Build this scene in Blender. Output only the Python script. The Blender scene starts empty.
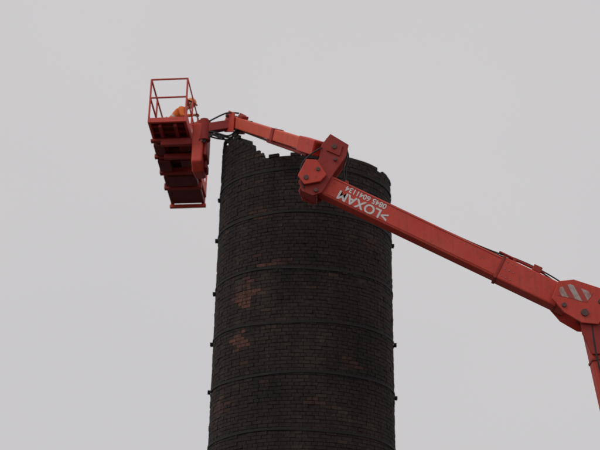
import bpy, bmesh, math, random
import numpy as np
from mathutils import Vector, Matrix
random.seed(4); np.random.seed(4)
S=bpy.context.scene
S.view_settings.view_transform='Standard'; S.view_settings.look='None'; S.view_settings.exposure=0

# ---------------- materials ----------------
def new_mat(name):
    m=bpy.data.materials.new(name); m.use_nodes=True
    nt=m.node_tree; return m,nt,nt.nodes['Principled BSDF']
def ramp(nt,fac,stops):
    r=nt.nodes.new('ShaderNodeValToRGB'); e=r.color_ramp.elements
    e[0].position,e[0].color=stops[0][0],(*stops[0][1],1)
    e[1].position,e[1].color=stops[-1][0],(*stops[-1][1],1)
    for p,c in stops[1:-1]:
        x=e.new(p); x.color=(*c,1)
    nt.links.new(fac,r.inputs[0]); return r.outputs[0]
def noise(nt,scale,detail=5,rough=.6,vec=None):
    n=nt.nodes.new('ShaderNodeTexNoise'); n.inputs['Scale'].default_value=scale
    n.inputs['Detail'].default_value=detail; n.inputs['Roughness'].default_value=rough
    if vec is None:
        g=nt.nodes.new('ShaderNodeNewGeometry'); vec=g.outputs['Position']
    nt.links.new(vec,n.inputs['Vector']); return n.outputs['Fac']
def stretched(nt,sx,sy,sz):
    g=nt.nodes.new('ShaderNodeNewGeometry'); m=nt.nodes.new('ShaderNodeMapping'); m.inputs['Scale'].default_value=(sx,sy,sz)
    nt.links.new(g.outputs['Position'],m.inputs['Vector']); return m.outputs[0]
def mix(nt,f,a,b,mode='MIX'):
    m=nt.nodes.new('ShaderNodeMix'); m.data_type='RGBA'; m.blend_type=mode
    if isinstance(f,(int,float)): m.inputs[0].default_value=f
    else: nt.links.new(f,m.inputs[0])
    for i,v in ((6,a),(7,b)):
        if isinstance(v,tuple): m.inputs[i].default_value=(*v,1)
        else: nt.links.new(v,m.inputs[i])
    return m.outputs[2]
def dirty(name,col,col2,dirt,rough=.45,scale=2.5,metal=0.,dirtamt=(.55,.75),streak=False):
    m,nt,b=new_mat(name)
    c=ramp(nt,noise(nt,scale),[(.3,col),(.7,col2)])
    d=ramp(nt,noise(nt,scale*4,8,.7),[(dirtamt[0],(0,0,0)),(dirtamt[1],(.8,.8,.8))])
    c=mix(nt,d,c,dirt)
    if streak:
        s=ramp(nt,noise(nt,1,6,.65,stretched(nt,14,14,1.6)),[(.52,(0,0,0)),(.76,(.5,.5,.5))])
        c=mix(nt,s,c,dirt)
        f=ramp(nt,noise(nt,1.1,4,.6),[(.45,(0,0,0)),(.75,(.18,.18,.18))])
        c=mix(nt,f,c,(.62,.16,.12))
    nt.links.new(c,b.inputs['Base Color'])
    r=nt.nodes.new('ShaderNodeMapRange'); r.inputs[3].default_value=rough-.1; r.inputs[4].default_value=min(1,rough+.25)
    nt.links.new(noise(nt,scale*3),r.inputs[0]); nt.links.new(r.outputs[0],b.inputs['Roughness'])
    b.inputs['Metallic'].default_value=metal
    bp=nt.nodes.new('ShaderNodeBump'); bp.inputs['Strength'].default_value=.2; bp.inputs['Distance'].default_value=.01
    nt.links.new(noise(nt,scale*8),bp.inputs['Height']); nt.links.new(bp.outputs[0],b.inputs['Normal'])
    return m
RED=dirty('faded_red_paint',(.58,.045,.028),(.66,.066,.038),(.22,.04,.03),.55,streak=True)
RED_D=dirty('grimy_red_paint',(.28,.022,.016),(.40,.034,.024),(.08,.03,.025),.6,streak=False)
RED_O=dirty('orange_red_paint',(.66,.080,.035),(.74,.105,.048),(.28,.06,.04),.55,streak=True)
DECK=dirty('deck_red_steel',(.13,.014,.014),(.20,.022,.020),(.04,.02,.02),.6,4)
BLACK=dirty('black_rubber',(.02,.02,.02),(.035,.033,.03),(.06,.055,.05),.6)
STEEL=dirty('dull_steel',(.22,.22,.21),(.30,.30,.29),(.10,.08,.06),.4,3,.6)
PIN=dirty('greasy_pin',(.10,.06,.05),(.16,.08,.07),(.03,.025,.02),.5,5,.3)
WHITE=dirty('white_lettering',(.66,.63,.60),(.76,.73,.70),(.45,.25,.22),.5,6)
IRON=dirty('rusted_iron',(.012,.011,.011),(.020,.017,.016),(.032,.022,.018),.85,3)
ORANGE=dirty('hi_vis_orange',(.75,.16,.03),(.83,.21,.04),(.4,.10,.04),.8,8)
SILVER=dirty('reflective_tape',(.45,.46,.45),(.55,.56,.54),(.3,.3,.28),.4,8)
NAVY=dirty('navy_trousers',(.02,.025,.045),(.03,.035,.06),(.06,.06,.06),.9,8)
SKIN=dirty('skin',(.50,.28,.20),(.56,.32,.23),(.46,.24,.17),.55,12)
HAT=dirty('hard_hat_orange',(.80,.24,.04),(.85,.28,.05),(.6,.2,.06),.35,8)
HAIR=dirty('dark_hair',(.03,.02,.015),(.05,.035,.025),(.02,.015,.01),.8,20)
EYE,_n,_b=new_mat('eye_dark'); _b.inputs['Base Color'].default_value=(.03,.02,.02,1)

HAZ,nt,b=new_mat('hazard_stripes')
w=nt.nodes.new('ShaderNodeTexWave'); w.bands_direction='X'
w.inputs['Scale'].default_value=1.6
g=nt.nodes.new('ShaderNodeNewGeometry'); mp=nt.nodes.new('ShaderNodeMapping'); mp.inputs['Rotation'].default_value=(0,math.radians(25),0)
nt.links.new(g.outputs['Position'],mp.inputs['Vector']); nt.links.new(mp.outputs[0],w.inputs['Vector'])
hz=mix(nt,ramp(nt,noise(nt,9,6,.7),[(.42,(0,0,0)),(.68,(.85,.85,.85))]),ramp(nt,w.outputs['Fac'],[(.48,(.5,.05,.04)),(.52,(.5,.42,.39))]),(.36,.08,.06))
nt.links.new(hz,b.inputs['Base Color']); b.inputs['Roughness'].default_value=.6

BRICK,nt,b=new_mat('sooty_brick')
at=nt.nodes.new('ShaderNodeAttribute'); at.attribute_name='bval'
ar=nt.nodes.new('ShaderNodeAttribute'); ar.attribute_name='bred'
c=ramp(nt,at.outputs['Fac'],[(0,(.027,.023,.0225)),(.5,(.034,.028,.0265)),(.85,(.041,.032,.029)),(1,(.054,.039,.033))])
big=ramp(nt,noise(nt,.55,6,.65),[(.35,(.70,.70,.72)),(.65,(1.28,1.20,1.16))])
c=mix(nt,1.0,c,big,'MULTIPLY')
st=ramp(nt,noise(nt,1,6,.6,stretched(nt,3.2,3.2,.35)),[(.35,(.76,.76,.78)),(.68,(1.25,1.2,1.16))])
c=mix(nt,1.0,c,st,'MULTIPLY')
red=ramp(nt,noise(nt,14,5),[(.3,(.10,.042,.034)),(.7,(.20,.088,.066))])
c=mix(nt,ar.outputs['Fac'],c,red)
fine=ramp(nt,noise(nt,16,8,.75),[(.3,(.55,.55,.55)),(.7,(1.45,1.42,1.38))])
c=mix(nt,1.0,c,fine,'MULTIPLY')
nt.links.new(c,b.inputs['Base Color']); b.inputs['Roughness'].default_value=.95
b.inputs['Specular IOR Level'].default_value=.3
bp=nt.nodes.new('ShaderNodeBump'); bp.inputs['Strength'].default_value=.7; bp.inputs['Distance'].default_value=.012
nt.links.new(noise(nt,35,6,.7),bp.inputs['Height']); nt.links.new(bp.outputs[0],b.inputs['Normal'])
MORTAR=dirty('sooty_mortar',(.022,.020,.019),(.050,.043,.039),(.016,.014,.014),.95,1.2)

# ---------------- helpers ----------------
def empty(name,loc=(0,0,0)):
    e=bpy.data.objects.new(name,None); e.location=loc; S.collection.objects.link(e); return e
def link(name,me,mat,parent=None,bev=0,smooth=False):
    o=bpy.data.objects.new(name,me); S.collection.objects.link(o)
    if mat and not me.materials: me.materials.append(mat)
    if parent: 
        o.parent=parent; o.matrix_parent_inverse=Matrix.Translation(parent.location).inverted()
    if bev:
        m=o.modifiers.new('bevel','BEVEL'); m.width=bev; m.segments=2; m.limit_method='ANGLE'
    if smooth:
        for p in me.polygons: p.use_smooth=True
    return o
def frame(p,q,up=Vector((0,0,1))):
    p=Vector(p);q=Vector(q); x=(q-p).normalized(); y=up.cross(x)
    if y.length<1e-4: y=Vector((0,1,0))
    y.normalize(); z=x.cross(y)
    M=Matrix((x,y,z)).transposed().to_4x4(); M.translation=p; return M
def boxes(name,lst,mat,parent,M=Matrix(),bev=.012):
    """lst of (x0,x1,y0,y1,z0,z1) in frame M"""
    bm=bmesh.new()
    for x0,x1,y0,y1,z0,z1 in lst:
        T=Matrix.Translation(((x0+x1)/2,(y0+y1)/2,(z0+z1)/2))@Matrix.Diagonal((abs(x1-x0),abs(y1-y0),abs(z1-z0),1))
        bmesh.ops.create_cube(bm,size=1,matrix=M@T)
    me=bpy.data.meshes.new(name); bm.to_mesh(me); bm.free()
    return link(name,me,mat,parent,bev)
def beam(name,p,q,w,h,mat,parent,bev=.012,up=Vector((0,0,1))):
    L=(Vector(q)-Vector(p)).length
    return boxes(name,[(0,L,-w/2,w/2,-h/2,h/2)],mat,parent,frame(p,q,up),bev)
def plate(name,poly,y0,y1,mat,parent,M=Matrix(),bev=.01):
    bm=bmesh.new()
    a=[bm.verts.new(M@Vector((x,y0,z))) for x,z in poly]
    c=[bm.verts.new(M@Vector((x,y1,z))) for x,z in poly]
    n=len(poly); bm.faces.new(a); bm.faces.new(c[::-1])
    for i in range(n): bm.faces.new((a[i],c[i],c[(i+1)%n],a[(i+1)%n]))
    bmesh.ops.recalc_face_normals(bm,faces=bm.faces)
    me=bpy.data.meshes.new(name); bm.to_mesh(me); bm.free()
    return link(name,me,mat,parent,bev)
def cyls(name,lst,mat,parent,seg=20,bev=.006):
    bm=bmesh.new()
    for p,q,r in lst:
        p=Vector(p);q=Vector(q);d=q-p
        M=Matrix.Translation((p+q)/2)@d.to_track_quat('Z','Y').to_matrix().to_4x4()
        bmesh.ops.create_cone(bm,cap_ends=True,segments=seg,radius1=r,radius2=r,depth=d.length,matrix=M)
    me=bpy.data.meshes.new(name); bm.to_mesh(me); bm.free()
    return link(name,me,mat,parent,bev)
def tubes(name,paths,r,mat,parent,smooth=False):
    cu=bpy.data.curves.new(name,'CURVE'); cu.dimensions='3D'; cu.bevel_depth=r; cu.bevel_resolution=3; cu.use_fill_caps=True
    for pts in paths:
        if smooth:
            s=cu.splines.new('NURBS'); s.points.add(len(pts)-1); s.order_u=3; s.use_endpoint_u=True
        else:
            s=cu.splines.new('POLY'); s.points.add(len(pts)-1)
        for k,p in enumerate(pts): s.points[k].co=(*p,1)
    o=bpy.data.objects.new(name,cu); S.collection.objects.link(o); cu.materials.append(mat)
    o.parent=parent; o.matrix_parent_inverse=Matrix.Translation(parent.location).inverted()
    return o

# ---------------- chimney ----------------
CH=empty('brick_chimney')
ZT=14.95
def R(z): return 1.85+(ZT-z)*.0145
steps=[(-112,.0),(-106,.28),(-99,.52),(-91,.72),(-84,.80),(-76,.66),(-68,.74),(-60,.70),(-53,.56),(-48,.36),(-42,.26),(-36,.12),(-31,.0)]
def topz(phi):
    d=math.degrees(phi); t=ZT
    for a,h in steps:
        if d>=a: t=ZT+h
    return t
patches=[(-22,12.45,.13,.8),(-41,11.83,.22,1.),(-36,12.1,.12,.8),(-43,10.9,.18,1.),(-14,12.5,.10,.5),(20,12.2,.10,.4),(30,10.4,.12,.4),(-60,9.7,.2,.45),(8,9.6,.12,.35),(-30,13.6,.16,.4),(48,13.1,.16,.3)]
V=[];F=[];BV=[];BR=[]
course=.075; nz=int((ZT+.95)/course)
for i in range(nz):
    z0=i*course; z1=z0+.066
    r=R(z0); bl=.225 if i%4 else .1125
    n=int(2*math.pi*r/(bl+.008)); off=(i%2)*.5+ (random.random()*.15)
    for k in range(n):
        ph=2*math.pi*(k+off)/n; ph=(ph+math.pi)%(2*math.pi)-math.pi
        if z1>topz(ph)+.02: continue
        edge=z0>topz(ph)-.16
        raised=topz(ph)>ZT+.05
        if random.random()<((.28 if raised else .06) if edge else .003): continue
        hw=(bl/2)/r*(1-random.random()*.03)
        ro=r+random.gauss(0,.0028)+(random.choice((-.006,.009)) if random.random()<.05 else 0)
        tw=random.gauss(0,.002); ri=r-.06; dz=random.gauss(0,.002)
        b0=len(V)
        for (rr,s) in ((ro+tw,-1),(ro-tw,1),(ri,1),(ri,-1)):
            a=ph+s*hw; x=rr*math.sin(a); y=-rr*math.cos(a)
            V.append((x,y,z0+dz)); V.append((x,y,z1+dz))
        F+= [(b0,b0+2,b0+3,b0+1),(b0+2,b0+4,b0+5,b0+3),(b0+6,b0,b0+1,b0+7),(b0+1,b0+3,b0+5,b0+7),(b0,b0+6,b0+4,b0+2)]
        bv=min(1,max(0,random.gauss(.45,.22))); 
        rd=0
        for pd,pz,pr,pa in patches:
            d=math.hypot((math.degrees(ph)-pd)/57.3*r/1.4,(z0-pz))
            if d<pr*(.5+random.random()*.9): rd=max(rd,pa*(.35+random.random()*.55))
        if random.random()<.012: rd=max(rd,random.random()*.3)
        BV+=[bv]*8; BR+=[rd]*8
me=bpy.data.meshes.new('brickwork'); me.from_pydata(V,[],F); me.update()
a=me.attributes.new('bval','FLOAT','POINT'); a.data.foreach_set('value',BV)
a=me.attributes.new('bred','FLOAT','POINT'); a.data.foreach_set('value',BR)
link('brickwork',me,BRICK,CH)
bm=bmesh.new(); N=288; rows=[]
for rad,zs in ((.019,[0,3,6,9,12,14,None]),(.4,[None,9,0])):
    for zz in zs:
        row=[]
        for k in range(N):
            ph=2*math.pi*(k+.5)/N-math.pi; z=topz(ph)-.09 if zz is None else zz
            row.append(bm.verts.new(((R(z)-rad)*math.sin(ph),-(R(z)-rad)*math.cos(ph),z)))
        rows.append(row)
for a_,c_ in zip(rows[:-1],rows[1:]):
    for k in range(N): bm.faces.new((a_[k],a_[(k+1)%N],c_[(k+1)%N],c_[k]))
bmesh.ops.recalc_face_normals(bm,faces=bm.faces)
me=bpy.data.meshes.new('mortar_core'); bm.to_mesh(me); bm.free(); link('mortar_core',me,MORTAR,CH)
# iron bands
bm=bmesh.new(); lug=[]
bz=[14.58,13.58,12.38,11.25,10.17,9.0,7.9,6.8,5.7,4.6,3.5,2.4,1.3]
for bi,z in enumerate(bz):
    h=.050; prof=[(R(z)+.006,-h/2),(R(z)+.016,-h/2),(R(z)+.016,h/2),(R(z)+.006,h/2)]
    rings=[]
    for k in range(128):
        ph=2*math.pi*k/128; sag=.022*math.sin(ph*2+bi*1.7)+.010*math.sin(ph*5+bi*2)
        rings.append([bm.verts.new((rr*math.sin(ph),-rr*math.cos(ph),z+zz+sag)) for rr,zz in prof])
    for k in range(128):
        A=rings[k];B=rings[(k+1)%128]
        for j in range(4): bm.faces.new((A[j],B[j],B[(j+1)%4],A[(j+1)%4]))
    for d in ([-95],[-89,93],[-92],[-91,88],[-84,91],[96],[-90,90])[min(bi,6)]:
        ph=math.radians(d); sag=.022*math.sin(ph*2+bi*1.7)+.010*math.sin(ph*5+bi*2)
        lug.append((z+sag,ph))
bmesh.ops.recalc_face_normals(bm,faces=bm.faces)
me=bpy.data.meshes.new('iron_bands'); bm.to_mesh(me); bm.free(); link('iron_bands',me,IRON,CH)
bm=bmesh.new()
for z,ph in lug:
    for s in (-.04,.04):
        M=Matrix.Rotation(ph,4,'Z')@Matrix.Translation((s,-(R(z)+.040),z))@Matrix.Diagonal((.02,.055,.07,1))
        bmesh.ops.create_cube(bm,size=1,matrix=M)
    M=Matrix.Rotation(ph,4,'Z')@Matrix.Translation((0,-(R(z)+.045),z))@Matrix.Rotation(math.pi/2,4,'Y')
    bmesh.ops.create_cone(bm,cap_ends=True,segments=8,radius1=.014,radius2=.014,depth=.16,matrix=M)
me=bpy.data.meshes.new('band_lugs'); bm.to_mesh(me); bm.free(); link('band_lugs',me,IRON,CH)
boxes('plinth',[(-2.5,2.5,-2.5,2.5,0,.35),(-2.35,2.35,-2.35,2.35,.351,.9)],MORTAR,CH,bev=.02)
CH.location=(-.10,34,0); CH.rotation_euler=(0,.0150,0)

# ---------------- boom lift ----------------
BL=empty('boom_lift',(7.1,30,0))
K=Vector((.43,30,13.61)); E=Vector((5.42,30,10.86))
al=math.atan2(2.75,4.99)
MB=Matrix.Translation(K)@Matrix.Rotation(al,4,'Y')
MU=MB@Matrix.Translation((0,0,-.25))@Matrix.Rotation(-.030,4,'Y')
boxes('upper_boom',[(.05,4.0,-.16,.16,-.215,.215)],RED,BL,MU,.03)
boxes('upper_boom_sleeve',[(3.9,5.35,-.18,.18,-.235,.235)],RED,BL,MU,.03)
boxes('boom_edge_welds',[(.3,3.85,-.166,-.150,.165,.178),(.3,3.85,-.166,-.150,-.178,-.165)],RED_D,BL,MU,.003)
boxes('sleeve_collar',[(3.86,3.92,-.19,.19,-.245,.245),(5.1,5.15,-.19,.19,-.245,.245)],RED_D,BL,MU,.01)
boxes('wear_pad_bolts',[(3.98+.09*i,4.0+.09*i,-.188,-.178,z,z+.02) for i in range(3) for z in (-.16,.0,.14)],STEEL,BL,MU,.003)
boxes('hose_guide',[(4.05,4.12,-.12,.0,.235,.32),(3.75,4.7,-.1,-.02,.29,.32)],RED_D,BL,MU,.006)
boxes('boom_end_stop',[(4.45,4.62,-.16,.06,.236,.36),(.5,.58,-.12,.12,.216,.27)],RED_D,BL,MU,.01)
tubes('boom_hoses',[[MU@Vector(p) for p in ((.2,-.05,.23),(1.5,-.06,.232),(3.0,-.04,.231),(3.8,-.06,.27),(4.1,-.06,.335),(4.7,-.06,.335),(5.2,-.05,.27),(5.6,0,.2))],
   [MU@Vector(p) for p in ((.2,.02,.23),(2.0,.03,.232),(3.7,.02,.25),(4.3,0,.34),(4.9,.0,.30),(5.5,.05,.1))]],.014,BLACK,BL,True)
def lettering(name,txt,size,x,z):
    cu=bpy.data.curves.new(name,'FONT'); cu.body=txt; cu.size=size; cu.align_x='CENTER'; cu.align_y='CENTER'; cu.extrude=.001; cu.offset=size*.025
    tmp=bpy.data.objects.new('t',cu); S.collection.objects.link(tmp)
    bpy.context.view_layer.update()
    me=bpy.data.meshes.new_from_object(tmp.evaluated_get(bpy.context.evaluated_depsgraph_get()))
    bpy.data.objects.remove(tmp)
    Mt=MU@Matrix.Translation((x,-.164,z))@Matrix.Rotation(math.pi,4,'Y')@Matrix.Rotation(math.pi/2,4,'X')
    me.transform(Mt); me.materials.clear(); link(name,me,WHITE,BL)
lettering('hire_company_lettering','>LOXAM',.265,1.04,-.07)
lettering('telephone_lettering','0845 6041134',.15,1.02,.11)
# knuckle
kp=[(-.20,.69),(.22,.66),(.29,.42),(.25,-.02),(.24,-.46),(.12,-.60),(-.10,-.62),(-.26,-.48),(-.27,-.22),(-.14,.13),(-.24,.40)]
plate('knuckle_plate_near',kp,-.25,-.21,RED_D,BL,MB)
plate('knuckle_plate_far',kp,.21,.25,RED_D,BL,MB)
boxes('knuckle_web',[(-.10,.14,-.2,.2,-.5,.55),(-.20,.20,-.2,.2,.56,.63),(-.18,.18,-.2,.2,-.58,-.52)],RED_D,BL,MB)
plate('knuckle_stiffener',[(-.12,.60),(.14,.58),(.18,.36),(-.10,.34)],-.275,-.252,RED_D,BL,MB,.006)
plate('knuckle_link_arm',[(-.34,-.02),(-.16,.06),(.16,-.12),(.12,-.30),(-.12,-.50),(-.32,-.40)],-.33,-.28,RED,BL,MB,.012)
cyls('knuckle_pins',[(MB@Vector((x,-.29,z)),MB@Vector((x,.29,z)),r) for x,z,r in ((.0,.48,.05),(.14,.26,.035),(.12,-.48,.04))]+[(MB@Vector((-.16,-.35,-.36)),MB@Vector((-.16,.3,-.36)),.05),(MB@Vector((-.04,-.35,-.10)),MB@Vector((-.04,.3,-.10)),.04)],PIN,BL)
tubes('knuckle_hoses',[[MB@Vector(p) for p in ((.5,-.1,.02),(.32,-.12,.2),(.30,-.1,.5),(.15,-.1,.70),(-.25,-.08,.62))],[MB@Vector(p) for p in ((.55,.05,.0),(.36,.05,.25),(.32,.05,.55),(.1,.05,.72),(-.3,.1,.6))],
  [MB@Vector(p) for p in ((-.1,-.27,-.55),(-.38,-.28,-.3),(-.36,-.28,.1),(-.2,-.27,.35))]],.014,BLACK,BL,True)
# jib
J0=Vector((.36,30,14.10)); J1=Vector((-1.42,33.3,16.10))
beam('jib',J0,J1,.20,.24,RED_O,BL,.02)
d=(J1-J0)
beam('jib_cylinder_barrel',J0+d*.12+Vector((0,0,-.20)),J0+d*.58+Vector((0,0,-.18)),.08,.08,RED_D,BL,.03)
cyls('jib_cylinder_rod',[(J0+d*.56+Vector((0,0,-.18)),J0+d*.88+Vector((0,0,-.15)),.024)],PIN,BL)
beam('jib_sleeve',J0+d*.0,J0+d*.17,.25,.30,RED,BL,.02)
beam('jib_lug',J0+d*.46,J0+d*.49,.24,.27,RED_D,BL,.01)
MJ=frame(J0,J1); Lj=d.length
jp=[(Lj-.35,-.2),(Lj-.2,.2),(Lj+.12,.22),(Lj+.22,0),(Lj+.1,-.26)]
plate('jib_head_plate_near',jp,.12,.15,RED,BL,MJ)
plate('jib_head_plate_far',jp,-.15,-.12,RED_D,BL,MJ)
cyls('jib_head_pins',[(MJ@Vector((Lj+x,-.2,z)),MJ@Vector((Lj+x,.2,z)),.04) for x,z in ((.08,.1),(.05,-.14))],PIN,BL)
# ---- platform ----
D0=Vector((-2.87,33.0,16.07)); D1=Vector((-2.59,36.15,15.51))
x=(D1-D0).normalized(); yv=Vector((0,0,1)).cross(x).normalized(); zv=x.cross(yv)
MD=Matrix((x,yv,zv)).transposed().to_4x4(); MD.translation=D0
LD=(D1-D0).length; W=.42
boxes('deck_edge_frame',[(0,LD,-W,-W+.06,-.10,.02),(0,LD,W-.06,W,-.10,.02),(0,.06,-W+.06,W-.06,-.10,.02),(LD-.06,LD,-W+.06,W-.06,-.10,.02)],RED,BL,MD,.008)
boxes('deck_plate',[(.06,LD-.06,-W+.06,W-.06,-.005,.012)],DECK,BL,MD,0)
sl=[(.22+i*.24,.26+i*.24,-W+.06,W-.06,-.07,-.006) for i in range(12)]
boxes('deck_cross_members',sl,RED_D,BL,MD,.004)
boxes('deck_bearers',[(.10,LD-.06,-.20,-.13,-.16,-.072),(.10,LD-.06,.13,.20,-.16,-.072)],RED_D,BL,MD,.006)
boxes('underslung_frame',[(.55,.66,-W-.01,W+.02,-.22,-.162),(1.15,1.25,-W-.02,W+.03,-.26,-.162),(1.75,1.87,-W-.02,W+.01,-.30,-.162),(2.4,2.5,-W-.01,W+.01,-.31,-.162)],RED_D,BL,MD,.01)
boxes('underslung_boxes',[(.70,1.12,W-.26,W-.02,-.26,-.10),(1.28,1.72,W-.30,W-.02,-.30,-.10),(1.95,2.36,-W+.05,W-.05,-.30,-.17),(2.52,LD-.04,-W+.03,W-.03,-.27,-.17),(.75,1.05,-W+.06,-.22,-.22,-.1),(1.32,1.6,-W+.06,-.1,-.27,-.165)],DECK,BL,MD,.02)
boxes('platform_tail_bumper',[(LD-.035,LD+.04,-W,W,-.35,-.272),(LD-.03,LD+.02,-W+.02,-W+.10,-.271,-.02),(LD-.03,LD+.02,W-.10,W-.02,-.271,-.02)],RED,BL,MD,.01)
boxes('toe_boards',[(0,LD,W-.012,W-.002,.021,.16),(0,LD,-W+.002,-W+.012,.021,.16),(LD-.012,LD-.002,-W+.02,W-.02,.021,.16)],RED,BL,MD,.002)
H=1.03
def q(a,b_,c_): return MD@Vector((a,b_,c_))
rails=[]
for h in (H,.55):
    rails.append([q(0.02,W-.02,h),q(LD-.02,W-.02,h),q(LD-.02,-W+.02,h),q(.02,-W+.02,h),q(0.02,W-.02,h)])
for a_ in (.02,.8,1.6,2.4,LD-.02):
    for s in (1,-1): rails.append([q(a_,s*(W-.02),0),q(a_,s*(W-.02),H)])
tubes('guard_rails',rails,.021,RED,BL)
boxes('control_console',[(.75,.98,.10,.34,.38,.52),(.8,.9,.16,.18,.52,.58),(.8,.9,.26,.28,.52,.57)],BLACK,BL,MD,.02)
boxes('console_stand',[(.82,.90,.2,.28,.0,.38)],RED_D,BL,MD,.008)
plate('platform_mount_bracket',[(.30,.05),(.9,.22),(1.25,.05),(1.30,-.45),(1.1,-.90),(.65,-1.0),(.42,-.85),(.42,-.45)],-W-.32,-W-.08,RED,BL,MD,.04)
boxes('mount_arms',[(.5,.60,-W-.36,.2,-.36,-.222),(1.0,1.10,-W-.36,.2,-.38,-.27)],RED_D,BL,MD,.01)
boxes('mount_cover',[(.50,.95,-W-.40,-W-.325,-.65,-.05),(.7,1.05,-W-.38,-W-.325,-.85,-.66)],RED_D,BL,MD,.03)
rc=q(.45,-W-.33,0.0)
cyls('platform_rotator',[(rc+Vector((0,0,-.30)),rc+Vector((0,0,.16)),.14),(rc+Vector((0,0,.16)),rc+Vector((0,0,.21)),.09)],RED_D,BL)
beam('rotator_link',J1+Vector((-.05,0,-.06)),rc+Vector((0,0,-.02)),.16,.20,RED_D,BL)
jh=J1; hs=[]
for k in range(6):
    o_=Vector((random.uniform(-.06,.06),random.uniform(-.1,.1),random.uniform(-.05,.05)))
    hs.append([jh+Vector((.45,-.75,-.36))+o_,jh+Vector((.2,-.3,-.12))+o_,jh+Vector((0,-.1,-.30-.05*k))+o_,jh+Vector((-.35,0,-.38+.03*k))+o_,rc+Vector((.1,0,-.1))+o_,rc+Vector((-.05,-.05,-.35))+o_])
hs.append([jh+Vector((.1,-.2,.12)),jh+Vector((-.1,-.2,.16)),jh+Vector((-.35,-.1,.10)),rc+Vector((0,0,.10))])
tubes('platform_hoses',hs,.018,BLACK,BL,True)
boxes('jib_valve_block',[(Lj-.5,Lj-.28,-.08,.08,.122,.19)],RED_D,BL,MJ,.01)
# elbow and riser
R0=Vector((5.50,30,10.75)); R1=Vector((6.88,30,1.9))
ep=[(4.98,.10),(5.22,.27),(5.75,.36),(6.05,.15),(6.0,-.30),(5.72,-.42),(5.35,-.40),(5.02,-.26)]
plate('elbow_plate_near',ep,-.30,-.25,RED,BL,MB)
plate('elbow_plate_far',ep,.25,.30,RED,BL,MB)
plate('hazard_panel',[(5.06,.0),(5.20,.15),(5.66,.20),(5.62,-.03),(5.3,-.10),(5.1,-.16)],-.306,-.3005,HAZ,BL,MB,0)
cyls('elbow_pins',[(MB@Vector((x_,-.33,z_)),MB@Vector((x_,.33,z_)),r_) for x_,z_,r_ in ((5.28,-.27,.045),(5.68,-.22,.07),(5.85,.12,.05))],PIN,BL)
beam('riser_boom',R0+Vector((0,0,-.05)),R1,.36,.46,RED,BL,.03)
u_=(R1-R0)
beam('riser_collar',R0+u_*.10,R0+u_*.106,.40,.50,RED_D,BL)
plate('riser_head_plate',[(5.22,10.75),(5.86,10.75),(5.90,10.30),(5.80,9.9),(5.40,9.9),(5.24,10.3)],29.77,29.815,RED_D,BL,Matrix(),.008)
tubes('riser_hoses',[[R0+Vector((-.05,-.20,.1)),R0+u_*.06+Vector((-.18,-.24,0)),R0+u_*.2+Vector((-.12,-.2,0)),R0+u_*.5+Vector((-.1,-.2,0)),R0+u_*.95+Vector((-.1,-.2,0))]],.016,BLACK,BL,True)
boxes('turntable',[(5.4,9.3,29.1,30.9,1.15,1.55),(8.0,9.6,29.0,31.0,1.552,2.5),(5.6,6.4,29.05,29.5,1.552,2.2)],RED,BL,bev=.06)
boxes('riser_foot_brackets',[(6.55,7.25,29.7,29.8,1.55,2.4),(6.55,7.25,30.2,30.3,1.55,2.4)],RED_D,BL)
boxes('chassis',[(4.9,9.3,29.3,30.7,.55,.95)],RED_D,BL,bev=.05)
cyls('slew_ring',[((7.1,30,.95),(7.1,30,1.15),.6)],STEEL,BL,40)
boxes('axles',[(5.35,5.6,28.9,31.1,.45,.65),(8.6,8.85,28.9,31.1,.45,.65)],BLACK,BL)
cyls('tyres',[((x_,y_-.2,.5),(x_,y_+.2,.5),.5) for x_ in (5.5,8.7) for y_ in (28.85,31.15)],BLACK,BL,40,.05)
cyls('wheel_hubs',[((x_,y_-.22,.5),(x_,y_+.22,.5),.26) for x_ in (5.5,8.7) for y_ in (28.85,31.15)],STEEL,BL,24)

# ---------------- worker (bending forward, both hands on the platform rail) ----------------
WK=empty('construction_worker')
def skin_mesh(nodes,edges,sub=2):
    me=bpy.data.meshes.new('w'); names=list(nodes); idx={n:i for i,n in enumerate(names)}
    me.from_pydata([nodes[n][0] for n in names],[(idx[a],idx[b]) for a,b in edges],[])
    o=bpy.data.objects.new('w',me); S.collection.objects.link(o)
    bpy.context.view_layer.objects.active=o
    o.modifiers.new('skin','SKIN'); 
    for n in names:
        v=me.skin_vertices[0].data[idx[n]]; r=nodes[n][1]
        v.radius=r if isinstance(r,tuple) else (r,r); v.use_root=(n=='pelvis')
    s=o.modifiers.new('sub','SUBSURF'); s.levels=sub; s.render_levels=sub
    bpy.context.view_layer.update()
    m2=bpy.data.meshes.new_from_object(o.evaluated_get(bpy.context.evaluated_depsgraph_get()))
    bpy.data.objects.remove(o); return m2
n={'pelvis':((-.04,0,.93),(.15,.12)),'waist':((.06,0,1.05),(.145,.115)),'chest':((.19,0,1.18),(.165,.125)),'upch':((.29,0,1.27),(.13,.10)),
 'neck':((.37,0,1.33),.055),'skull':((.42,0,1.38),.06)}
e=[('pelvis','waist'),('waist','chest'),('chest','upch'),('upch','neck'),('neck','skull')]
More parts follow.
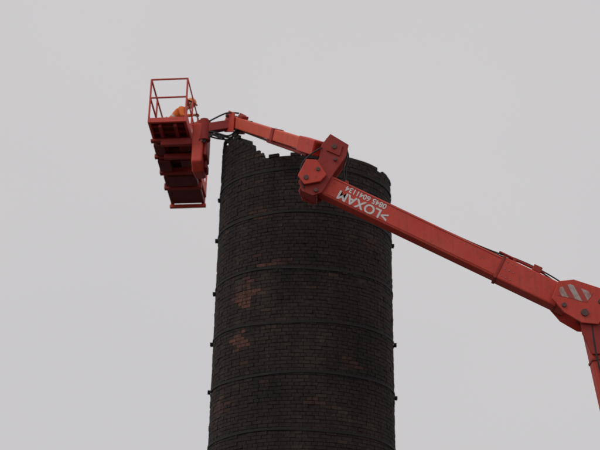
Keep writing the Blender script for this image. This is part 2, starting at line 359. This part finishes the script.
for s,t in ((1,'l'),(-1,'r')):
    n.update({'sh'+t:((.29,s*.19,1.26),.072),'el'+t:((.34,s*.29,1.02),.053),'wr'+t:((.56,s*.23,1.06),.034),'pa'+t:((.63,s*.22,1.075),(.036,.022)),
      'hip'+t:((-.04,s*.10,.86),.10),'kn'+t:((.04,s*.12,.48),.065),'an'+t:((-.03,s*.13,.09),.05),'to'+t:((.15,s*.15,.045),(.045,.04))})
    e+=[('upch','sh'+t),('sh'+t,'el'+t),('el'+t,'wr'+t),('wr'+t,'pa'+t),('pelvis','hip'+t),('hip'+t,'kn'+t),('kn'+t,'an'+t),('an'+t,'to'+t)]
    for k,(oy,ln) in enumerate(((.033,.9),(.011,1.0),(-.011,.95),(-.033,.75))):
        f='f%d%s'%(k,t)
        n[f+'a']=((.67,s*.22+oy,1.082),.0095); n[f+'b']=((.67+.035*ln,s*.22+oy,1.072),.009); n[f+'c']=((.675+.035*ln,s*.22+oy,1.072-.03*ln),.0085); n[f+'d']=((.66+.02*ln,s*.22+oy,1.035),.0075)
        e+=[('pa'+t,f+'a'),(f+'a',f+'b'),(f+'b',f+'c'),(f+'c',f+'d')]
    n['t1'+t]=((.625,s*.22-s*.04,1.06),.011); n['t2'+t]=((.65,s*.22-s*.05,1.03),.0095)
    e+=[('pa'+t,'t1'+t),('t1'+t,'t2'+t)]
me=skin_mesh(n,e)
for m in (ORANGE,NAVY,SKIN,SILVER,BLACK): me.materials.append(m)
for p in me.polygons:
    c_=p.center; p.use_smooth=True
    ax=(c_.x+.04)*.72+(c_.z-.93)*.69
    if c_.z<.13: p.material_index=4
    elif c_.x>.565: p.material_index=2
    elif c_.x>.345 and abs(c_.y)<.09 and c_.z>1.27: p.material_index=2
    elif c_.z<.88: p.material_index=1
    elif abs(ax-.22)<.02 and abs(c_.y)<.2: p.material_index=3
    else: p.material_index=0
link('body',me,None,WK)
MH=Matrix.Translation((.475,0,1.435))@Matrix.Rotation(.50,4,'Y')
bm=bmesh.new()
bmesh.ops.create_uvsphere(bm,u_segments=32,v_segments=24,radius=1)
for v in bm.verts:
    x_,y_,z_=v.co
    jaw=max(0,-z_); w_=.076*(1-.28*jaw); dd=.098*(1-.15*jaw)
    fx=x_*dd+(.012*jaw if x_>0 else -.0)
    if x_>0: fx+= .022*math.exp(-((y_/.22)**2+((z_+.12)/.20)**2)) - .008*math.exp(-(((abs(y_)-.42)/.2)**2+((z_-.08)/.13)**2)) + .006*math.exp(-((y_/.35)**2+((z_+.48)/.1)**2))
    v.co=Vector((fx,y_*w_,z_*.118))
for s in (1,-1):
    bmesh.ops.create_uvsphere(bm,u_segments=10,v_segments=8,radius=1,matrix=Matrix.Translation((-.005,s*.076,-.005))@Matrix.Diagonal((.018,.010,.030,1)))
bm.transform(MH)
me=bpy.data.meshes.new('head'); bm.to_mesh(me); bm.free(); link('head',me,SKIN,WK,0,True)
bm=bmesh.new()
for s in (1,-1): bmesh.ops.create_uvsphere(bm,u_segments=10,v_segments=8,radius=.011,matrix=MH@Matrix.Translation((.083,s*.031,.010)))
me=bpy.data.meshes.new('eyes'); bm.to_mesh(me); bm.free(); link('eyes',me,EYE,WK,0,True)
boxes('mouth',[(.088,.094,-.022,.022,-.060,-.055)],EYE,WK,MH,0)
bm=bmesh.new(); bmesh.ops.create_uvsphere(bm,u_segments=24,v_segments=16,radius=1,matrix=MH@Matrix.Translation((-.014,0,.01))@Matrix.Diagonal((.096,.079,.108,1)))
me=bpy.data.meshes.new('hair'); bm.to_mesh(me); bm.free(); link('hair',me,HAIR,WK,0,True)
bm=bmesh.new(); prev=None; segs=32
prof=[(1.22,-.02),(1.20,.03)]+[(math.cos(k/9*math.pi/2),.06+.94*math.sin(k/9*math.pi/2)) for k in range(9)]
for c_,s_ in prof:
    row=[]
    for k in range(segs):
        a_=2*math.pi*k/segs; ex=1.18 if (c_>1.1 and math.cos(a_)>0) else 1
        row.append(bm.verts.new(MH@Vector((.115*c_*ex*math.cos(a_)-.005,.098*c_*math.sin(a_)*(.95 if c_>1.1 else 1),.050+.105*s_))))
    if prev: 
        for k in range(segs): bm.faces.new((prev[k],prev[(k+1)%segs],row[(k+1)%segs],row[k]))
    prev=row
bm.faces.new(prev)
me=bpy.data.meshes.new('hard_hat'); bm.to_mesh(me); bm.free(); link('hard_hat',me,HAT,WK,0,True)
WK.location=q(1.85,.26,.014)
WK.rotation_euler=(0,0,-.09)

# ---------------- ground ----------------
G,nt,b=new_mat('worn_yard_surface')
c=ramp(nt,noise(nt,.15,8,.65),[(.35,(.05,.05,.048)),(.6,(.10,.09,.08))])
c=mix(nt,ramp(nt,noise(nt,6,8,.7),[(.45,(0,0,0)),(.7,(1,1,1))]),c,(.14,.13,.115))
nt.links.new(c,b.inputs['Base Color']); b.inputs['Roughness'].default_value=.9
bm=bmesh.new(); bmesh.ops.create_grid(bm,x_segments=40,y_segments=40,size=2500)
me=bpy.data.meshes.new('ground'); bm.to_mesh(me); bm.free(); link('ground',me,G)

# ---------------- light ----------------
az=math.radians(235); el=math.radians(48)
W_=bpy.data.worlds.new('World'); S.world=W_; W_.use_nodes=True; nt=W_.node_tree
bg=nt.nodes['Background']; sky=nt.nodes.new('ShaderNodeTexSky'); sky.sky_type='NISHITA'; sky.sun_disc=False
sky.sun_elevation=el; sky.sun_rotation=az; sky.dust_density=4
hs_=nt.nodes.new('ShaderNodeHueSaturation'); hs_.inputs['Saturation'].default_value=.1; nt.links.new(sky.outputs[0],hs_.inputs['Color'])
tc=nt.nodes.new('ShaderNodeTexCoord')
cl=ramp(nt,noise(nt,1.6,4,.5,tc.outputs['Generated']),[(.3,(5.75,5.64,5.82)),(.7,(6.3,6.16,6.26))])
c=mix(nt,.94,hs_.outputs[0],cl); nt.links.new(c,bg.inputs['Color']); bg.inputs['Strength'].default_value=.1
sl_=bpy.data.lights.new('sun','SUN'); sl_.energy=.6; sl_.angle=math.radians(20); sl_.color=(1,.97,.93)
so=bpy.data.objects.new('sun',sl_); S.collection.objects.link(so)
dv=Vector((math.sin(az)*math.cos(el),math.cos(az)*math.cos(el),math.sin(el)))
so.rotation_euler=dv.to_track_quat('Z','Y').to_euler()

# ---------------- camera ----------------
cd=bpy.data.cameras.new('camera'); cd.sensor_width=36; cd.lens=100; cd.clip_end=6000
cd.dof.use_dof=True; cd.dof.focus_distance=27; cd.dof.aperture_fstop=1.7
co=bpy.data.objects.new('camera',cd); S.collection.objects.link(co); co.location=(0,0,1.6); co.rotation_euler=(math.radians(110),0,0)
S.camera=co
